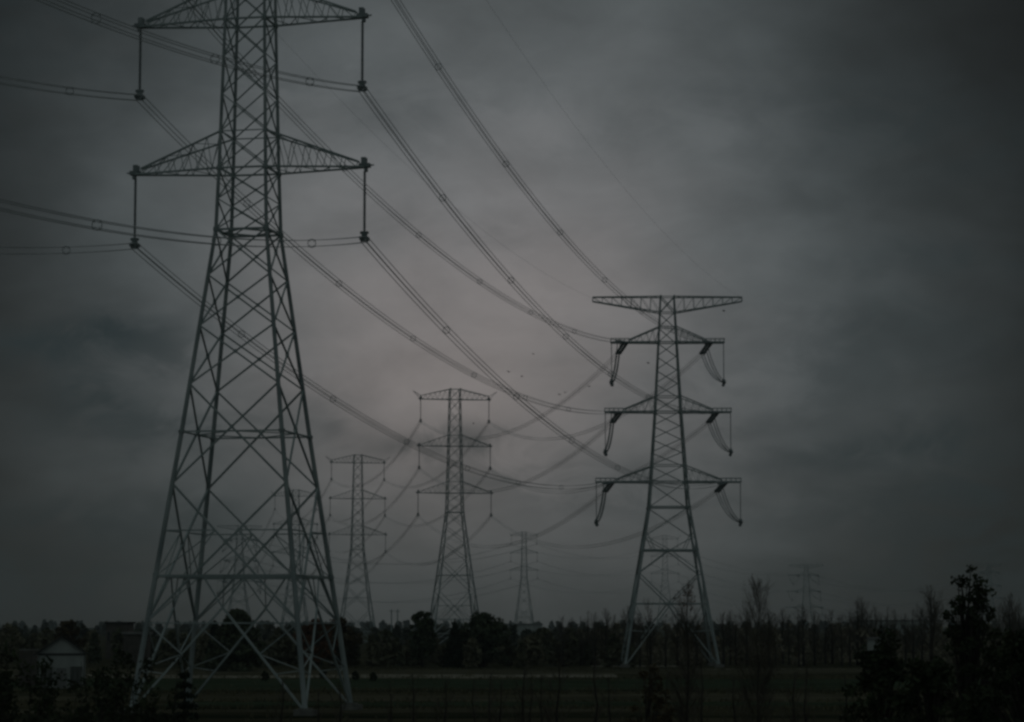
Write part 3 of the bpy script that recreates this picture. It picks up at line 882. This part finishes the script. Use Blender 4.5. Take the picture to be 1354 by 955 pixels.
def twig_mesh(h, rad, seed, style='poplar', dens=1.0, thick=1.0):
    """bare tree: trunk mesh and a crown mesh of ascending branches and twigs"""
    r = random.Random(seed)
    tr = MB(); cr = MB()
    pts = [Vector((r.uniform(-1, 1) * h * .0022 * i, r.uniform(-1, 1) * h * .0022 * i, h * i / 7)) for i in range(8)]
    pts[0] = Vector((0, 0, 0))
    tr.tube(pts, [max(.012, h * .011 * thick * (1.05 - i / 7)) for i in range(8)], 6)
    nb = int(46 * dens)
    for b in range(nb):
        t = r.uniform(.16, .97); k = t * 7; i = min(6, int(k)); p = pts[i].lerp(pts[i + 1], k - i)
        a = r.uniform(0, 6.28)
        up = r.uniform(1.3, 2.6) if style == 'poplar' else r.uniform(.35, 1.3)
        d = Vector((math.cos(a), math.sin(a), up)).normalized()
        env = math.sin(min(1, (1 - t) * 1.25 + .12) * math.pi * .5)
        L = rad * r.uniform(.6, 1.25) * env * math.sqrt(1 + up * up)
        L = min(L, (h * 1.01 - p.z) / max(.2, d.z) + .1)
        q = [p + d * L * f + Vector((0, 0, .10 * L * f * f)) for f in (0, .4, .75, 1)]
        rr = max(.007, h * .0032 * thick * (1.1 - t))
        cr.tube(q, [rr, rr * .75, rr * .5, rr * .25], 3)
        for _ in range(int(7 * dens) + 2):
            f = r.uniform(.25, 1); s = p + d * L * f + Vector((0, 0, .10 * L * f * f))
            e = (d + rv(r) * .65).normalized()
            l2 = L * r.uniform(.15, .38)
            cr.tube([s, s + e * l2 * .6, s + e * l2 + Vector((0, 0, .1 * l2))], [rr * .5, rr * .35, rr * .18], 3)
            if r.random() < .5:
                s2 = s + e * l2 * .5; e2 = (e + rv(r) * .7).normalized()
                cr.tube([s2, s2 + e2 * l2 * .5], [rr * .35, rr * .15], 3)
    return tr, cr
def bare_proto(name, label, cat, loc, h, rad, seed, style='poplar', group=None, dens=1.0, thick=1.0, leaves=0, mleaf=LEAF_BROWN, leaf_top=0.0):
    root = thing(name, label, cat, loc, 0, group)
    tr, cr = twig_mesh(h, rad, seed, style, dens, thick)
    tr.build('trunk', BARK, root, True); cr.build('crown', TWIG, root)
    if leaves:
        r = random.Random(seed + 99); lf = MB()
        cand = [v for v in cr.v if v.z > h * leaf_top]
        for _ in range(leaves):
            v = r.choice(cand)
            leaf(lf, r, v + rv(r) * .12 * rad, .05 * r.uniform(.7, 1.3))
        lf.build('leaves', mleaf, root)
    return root

def mass(name, m, bands, seed, ls, leaves, twigs=5):
    """a belt of woodland that reads as one dark mass"""
    r = random.Random(seed); b = MB()
    for (x0, x1, y0, y1, h0, h1, step) in bands:
        n = int((x1 - x0) / step)
        for i in range(n):
            x = x0 + (x1 - x0) * (i + r.random()) / n; y = r.uniform(y0, y1)
            h = r.uniform(h0, h1) * (1 if r.random() < .85 else 1.12); rad = h * r.uniform(.22, .4)
            b.tube([Vector((x, y, 0)), Vector((x + r.uniform(-.2, .2), y, h * .6)), Vector((x + r.uniform(-.3, .3), y, h * .97))], [h * .018, h * .010, h * .003], 4)
            pointed = r.random() < .3
            for _ in range(leaves):
                t = r.random() ** .9; e = (1 - t) ** .7 if pointed else math.sqrt(max(.04, 1 - (1.7 * t - .7) ** 2))
                a = r.uniform(0, 6.28); q = rad * e * r.random() ** .4
                leaf(b, r, Vector((x + math.cos(a) * q, y + math.sin(a) * q, h * (.04 + .94 * t))), ls * r.uniform(.6, 1.4))
            for _ in range(twigs):
                a = r.uniform(0, 6.28); t = r.uniform(.5, .95); q = rad * r.uniform(.2, .8)
                s = Vector((x, y, h * t * .85)); e = Vector((x + math.cos(a) * q, y + math.sin(a) * q, h * min(1.08, t * 1.12)))
                b.tube([s, e], [h * .005, h * .001], 3)
    return tag(b.build(name, m), kind='stuff')

# belts of wood that close the fields
mass('woodland_belt', WOODMIX, [(-50, 20, 415, 460, 3.2, 6.3, 1.4), (-100, -50, 455, 500, 3.4, 6.2, 1.8), (-150, -95, 400, 460, 3.0, 5.4, 2.0)], 11, .42, 210)
mass('bare_wood', BAREWOOD, [(10, 112, 440, 490, 3.8, 7.1, 1.2), (100, 190, 400, 470, 4.6, 7.2, 2.0)], 14, .34, 85, 30)
mass('distant_wood', FARWOOD, [(-700, 700, 1500, 1600, 4.8, 6.9, 7), (-260, 300, 760, 860, 3.8, 6.0, 4.5)], 12, 1.1, 90, 4)
mass('horizon_wood', FARWOOD, [(-1700, 1700, 2900, 3200, 6.2, 8.4, 11)], 13, 2.6, 60, 2)

# single trees that stand out of the belts
leafy_tree('broad_conical_tree', 'dense dark tree with a pointed crown standing behind the centre of the near pylon', 'tree', at(317, 390), 8.4, 5.0, 21, LEAF, 130, 70, .26, 'cone', .05)
leafy_tree('tall_dense_tree', 'upright dense tree in front of the third pylon\'s left leg', 'tree', at(560, 420), 8.5, 2.3, 22, LEAF, 90, 60, .22, 'oval', .15)
leafy_tree('round_crowned_tree', 'wide round-topped tree at the right foot of the third pylon', 'tree', at(640, 425), 8.2, 4.6, 23, LEAF, 110, 60, .22, 'round', .15)
conifer('small_conifer', 'little pointed conifer between the legs of the third pylon', 'tree', at(602, 422), 7.6, 2.0, 24, ns=.22)
conifer('small_conifer', 'little pointed conifer left of the conical tree behind the near pylon', 'tree', at(287, 410), 7.4, 1.7, 26, ns=.22)
leafy_tree('small_round_tree', 'low round tree at the far left of the tree belt', 'tree', at(96, 440), 7.3, 2.6, 27, LEAF_BROWN, 60, 50, .22, 'round', .15)
leafy_tree('small_round_tree', 'small round tree beyond the right legs of the near pylon', 'tree', at(452, 430), 7.4, 3.4, 28, LEAF_BROWN, 70, 50, .22, 'round', .15)
leafy_tree('brown_tree', 'russet-leaved tree beside the right leg of the near pylon', 'tree', at(420, 415), 7.2, 3.0, 29, RUSTLEAF, 70, 45, .22, 'round', .15)

# row of bare poplars right of centre
GPOP = 'bare poplars along the right of the horizon'
LPOP = 'thin bare poplar in the ragged row along the right half of the horizon'
protos = [bare_proto('bare_poplar', LPOP, 'tree', at(786, 436), 8.6, 1.0, 40, 'poplar', GPOP, 1.2, 2.2),
          bare_proto('bare_poplar', LPOP, 'tree', at(800, 440), 9.3, 1.25, 41, 'poplar', GPOP, 1.3, 2.2),
          bare_proto('bare_poplar', LPOP, 'tree', at(767, 438), 8.0, .9, 42, 'poplar', GPOP, 1.1, 2.2)]
pk = [kids_of(p) for p in protos]
row = [(744, 8.0), (755, 7.8), (778, 8.9), (812, 8.3), (829, 9.8), (833, 9.0), (846, 8.6), (860, 8.2), (878, 8.4), (893, 8.8), (919, 8.2), (934, 8.0), (953, 8.6), (963, 9.0), (972, 8.3), (983, 9.2),
       (1013, 9.2), (1022, 8.6), (1031, 9.3), (1040, 8.2), (1054, 9.2), (1060, 9.8), (1075, 8.8), (1086, 8.4), (1097, 9.1), (1110, 8.3), (1119, 8.6), (1130, 10.2), (1135, 11.2), (1142, 8.9), (1153, 9.6), (1163, 8.5),
       (1170, 9.6), (1180, 9.0), (1192, 8.4), (1203, 8.9), (1214, 9.2), (1227, 13.0), (1234, 9.6), (1316, 9.8), (1328, 11.5), (1335, 12.0), (1343, 10.0)]
for i, (px, h) in enumerate(row):
    j = i % 3
    c = copy_tree(protos[j], pk[j])
    c.location = at(px + rnd.uniform(-2, 2), rnd.uniform(425, 462))
    s = h / (8.6, 9.3, 8.0)[j]
    wd = rnd.uniform(.85, 1.3)
    c.scale = (s * wd, s * wd, s); c.rotation_euler = (0, 0, rnd.uniform(0, 6.28))

# young bare trees close to the viewer (their feet are below the frame)
bare_proto('bare_tree', 'tall bare tree with a fine pointed haze of twigs right of the jumper-loop pylon', 'tree', at(999, 120), 8.85, .95, 50, 'poplar', None, 2.9, .55)
bare_proto('bare_tree', 'slim bare tree with a few rusty leaves in front of the jumper-loop pylon\'s right leg', 'tree', at(906, 130), 9.1, .75, 51, 'poplar', None, 2.2, .9, 110, RUSTLEAF, .8)
bare_proto('bare_tree', 'slim bare tree in front of the jumper-loop pylon\'s left leg', 'tree', at(855, 130), 8.2, .6, 52, 'poplar', None, 1.4, .7)
bare_proto('bare_tree', 'dark bare tree rising at the left of the leafy tree on the right', 'tree', at(1228, 100), 8.0, .55, 53, 'poplar', None, 1.2, .8)
GS = 'bare saplings in the field foreground'
LS = 'thin dark bare sapling standing up from the bottom edge before the fields'
sp = [bare_proto('bare_sapling', LS, 'tree', at(550, 85), 5.4, .42, 60, 'poplar', GS, .9, 1.7),
      bare_proto('bare_sapling', LS, 'tree', at(589, 80), 5.3, .5, 61, 'poplar', GS, 1.1, 1.9),
      bare_proto('bare_sapling', LS, 'tree', at(627, 90), 5.1, .36, 62, 'poplar', GS, .8, 1.5)]
sk = [kids_of(p) for p in sp]
for i, (px, Y, h) in enumerate([(424, 80, 4.9), (452, 84, 5.0), (648, 92, 5.2), (661, 88, 5.0), (692, 78, 5.6), (702, 95, 5.1), (715, 84, 5.2), (737, 82, 5.8), (786, 88, 5.9), (805, 80, 5.3),
                                (1046, 82, 5.4), (1061, 90, 5.6), (1115, 84, 5.3), (968, 86, 5.2), (880, 80, 5.4), (520, 95, 4.8), (376, 90, 5.0), (925, 90, 5.6)]):
    j = i % 3
    c = copy_tree(sp[j], sk[j]); c.location = at(px, Y); s = h / (5.3, 5.2, 5.0)[j]
    c.scale = (s, s, s); c.rotation_euler = (0, 0, rnd.uniform(0, 6.28))

# leafy things close by
leafy_tree('leafy_tree', 'black leafy evergreen tree filling the lower right corner', 'tree', at(1278, 62), 8.05, 2.0, 70, LEAF_BLACK, 125, 30, .042, 'cone', .3, cl=(.06, .12), leader=14)
leafy_tree('leafy_tree', 'dark leafy tree cut by the right edge of the frame', 'tree', at(1345, 55), 6.7, 1.7, 71, LEAF_BLACK, 150, 60, .05, 'round', .1, cl=(.09, .2))
leafy_tree('leafy_shrub', 'tall dark shrub left of the big leafy tree at lower right', 'shrub', at(1165, 62), 6.6, 1.25, 72, LEAF_BLACK, 100, 55, .05, 'round', .1)
leafy_tree('leafy_shrub', 'dark shrub filling the gap below the big leafy tree', 'shrub', at(1225, 58), 6.2, 1.3, 73, LEAF_BLACK, 110, 60, .05, 'round', .1)
leafy_tree('leafy_shrub', 'thin shrub at the bottom edge below the jumper-loop pylon', 'shrub', at(860, 75), 5.6, .9, 74, LEAF_BROWN, 70, 30, .05, 'round', .2)
conifer('dark_conifer', 'dark little conifer at the bottom edge between the near pylon\'s legs', 'tree', at(249, 95), 5.75, 1.15, 75, None, LEAF_NEEDLE, 15, 1.6, .06)
def thicket(label, px, Y, h, wid, seed):
    """an unkempt shrub: many leaning stems of unlike height, thin leaves, bare tips"""
    r = random.Random(seed)
    root = thing('dark_bush', label, 'shrub', at(px, Y), r.uniform(0, 6))
    st = MB(); lf = MB()
    for i in range(62):
        a = r.uniform(0, 6.28); q = wid * math.sqrt(r.random()); hh = h * r.uniform(.45, 1.0) * (1 - .35 * (q / wid) ** 2)
        if r.random() < .12: hh = h * r.uniform(1.0, 1.14)
        b = Vector((math.cos(a) * q * .45, math.sin(a) * q * .45, 0)); t = Vector((math.cos(a) * q, math.sin(a) * q, hh))
        m = b.lerp(t, .5) + Vector((r.uniform(-.15, .15), r.uniform(-.15, .15), hh * .08))
        st.tube([b, m, t], [.03, .018, .006], 4)
        for _ in range(9):
            f = r.uniform(.35, .97); p = (b.lerp(m, f * 2) if f < .5 else m.lerp(t, f * 2 - 1))
            e = p + (rv(r) + Vector((0, 0, .7))) * r.uniform(.15, .5)
            st.tube([p, e], [.008, .003], 3)
            for _k in range(r.choice((2, 12, 22, 34))):
                leaf(lf, r, p.lerp(e, r.uniform(.2, 1.05)) + rv(r) * .16, .06 * r.uniform(.6, 1.4))
    st.build('stems', BARK, root); lf.build('foliage', LEAF_BLACK, root)
thicket('broad ragged bush left of the dark conifer at the bottom edge', 203, 95, 5.3, 1.7, 76)
thicket('ragged black bush in the bottom left corner', 20, 75, 5.7, 2.1, 77)
thicket('ragged black bush hiding the foot of the gabled shed', 92, 85, 5.2, 1.9, 78)
thicket('low ragged bush between the shed and the near pylon', 150, 88, 5.1, 1.7, 79)
for px, py, s, lab in ((354, 897, 1.15, 'round dark shrub on the pale track behind the near pylon\'s front right leg'), (430, 893, 1.0, 'round dark shrub just left of the near pylon\'s far right foot'),
                       (472, 895, 1.0, 'round dark shrub just right of the near pylon\'s far right foot'), (495, 896, .95, 'round dark shrub farthest right along the pale track')):
    leafy_tree('field_shrub', lab, 'shrub', at(px, Yof(py + 4)), s * 1.05, s * .45, int(px), LEAF_BLACK, 40, 30, .09, 'round', .1, 'shrubs along the pale track')

# tufts along the field edges
tf = MB(); r = random.Random(5)
for _ in range(5200):
    y = r.choice((r.gauss(403, 4), r.gauss(349, 3), r.gauss(336, 2), r.gauss(280, 3), r.gauss(266, 2), r.gauss(239, 2), r.gauss(220, 2), r.uniform(190, 440)))
    x = r.uniform(-.21, .21) * y; h = r.uniform(.12, .45)
    for _b in range(3):
        a = r.uniform(0, 6.28); d = Vector((math.cos(a), math.sin(a), 0)) * r.uniform(.05, .2); o = Vector((x + r.uniform(-.25, .25), y + r.uniform(-.25, .25), 0))
        sd_ = Vector((-d.y, d.x, 0)).normalized() * .06
        tf.tri(o - sd_, o + sd_, o + d + Vector((0, 0, h)))
tag(tf.build('grass_tufts', GRASSDRY), kind='stuff')

# ------------------------------------------------------------------ birds
def bird(loc, span_, rz, flap, label):
    b = thing('bird', label, 'bird', loc, rz, 'birds in the sky around the jumper-loop pylon')
    m = MB(); L = span_ * .36
    m.tube([Vector((0, -L * .5, 0)), Vector((0, -L * .3, .01)), Vector((0, 0, 0)), Vector((0, L * .3, .01)), Vector((0, L * .42, .03)), Vector((0, L * .55, .02))], [.01, .05, .085, .06, .05, .006], 7)
    m.v = [Vector(v) * 1 for v in m.v]
    k = len(m.v); m.v += [Vector((-.05, -L * .45, 0)), Vector((.05, -L * .45, 0)), Vector((.09, -L * .75, 0)), Vector((-.09, -L * .75, .0))]; m.f.append((k, k + 1, k + 2, k + 3))
    m.build('body', FEATHER, b, True)
    for s in (-1, 1):
        wv = MB(); pts = []
        for x, y0, y1 in ((.04, .12, -.14), (.25, .16, -.13), (.42, .08, -.14), (.5, -.04, -.12)):
            zz = (x * span_) * flap - (x * x) * span_ * flap * .7
            pts.append((Vector((s * x * span_, y0 * span_ * .7, zz + .03)), Vector((s * x * span_, y1 * span_ * .7, zz))))
        for a, c in pts: wv.v += [a, c]
        n0 = len(wv.v)
        for a, c in pts: wv.v += [a - Vector((0, 0, .02)), c - Vector((0, 0, .02))]
        for i in range(3):
            wv.f.append((2 * i, 2 * i + 1, 2 * i + 3, 2 * i + 2)); wv.f.append((n0 + 2 * i, n0 + 2 * i + 2, n0 + 2 * i + 3, n0 + 2 * i + 1))
        wv.build('wing', FEATHER, b)
cp_, sp_ = math.cos(PITCH), math.sin(PITCH)
def aloft(px, py, Y):
    u, v = px - 677, 477.5 - py
    f = 3500 * cp_ - v * sp_; up = 3500 * sp_ + v * cp_
    return Vector((u / f * Y, Y, EYE + up / f * Y))
for px, py, Y, lab in ((957, 411, 270, 'bird just under the right tip of the jumper-loop pylon\'s top arm'), (857, 480, 290, 'bird just left of the jumper-loop pylon\'s upper body'),
                       (673, 492, 380, 'bird lower left of the one near the cable crossing'), (705, 468, 380, 'bird nearest above the middle of the sky between the two big pylons'),
                       (740, 522, 400, 'left bird of the close pair left of the jumper-loop pylon'), (747, 519, 400, 'right bird of the close pair left of the jumper-loop pylon'),
                       (779, 511, 380, 'bird between the close pair and the jumper-loop pylon'), (626, 560, 400, 'bird beside the third pylon\'s top right insulator'),
                       (690, 498, 400, 'bird right beside a cable, left of the close pair')):
    bird(aloft(px, py, Y), .72, rnd.uniform(0, 6), rnd.uniform(-.4, .7), lab)

# ------------------------------------------------------------------ haze: one closed box round the camera and everything built
hz = MB()
hz.box((0, 1800, 38.5), (4200, 2350, 39.5))
hm = bpy.data.materials.new('haze_air')
hm.use_nodes = True
t = hm.node_tree
for n in list(t.nodes): t.nodes.remove(n)
o_ = t.nodes.new('ShaderNodeOutputMaterial')
pv = t.nodes.new('ShaderNodeVolumePrincipled')
pv.inputs['Color'].default_value = (0.52, 0.62, 0.65, 1)
pv.inputs['Anisotropy'].default_value = 0.0
pv.inputs['Density'].default_value = 0.00010
t.links.new(pv.outputs[0], o_.inputs['Volume'])
tag(hz.build('haze', hm), kind='stuff')
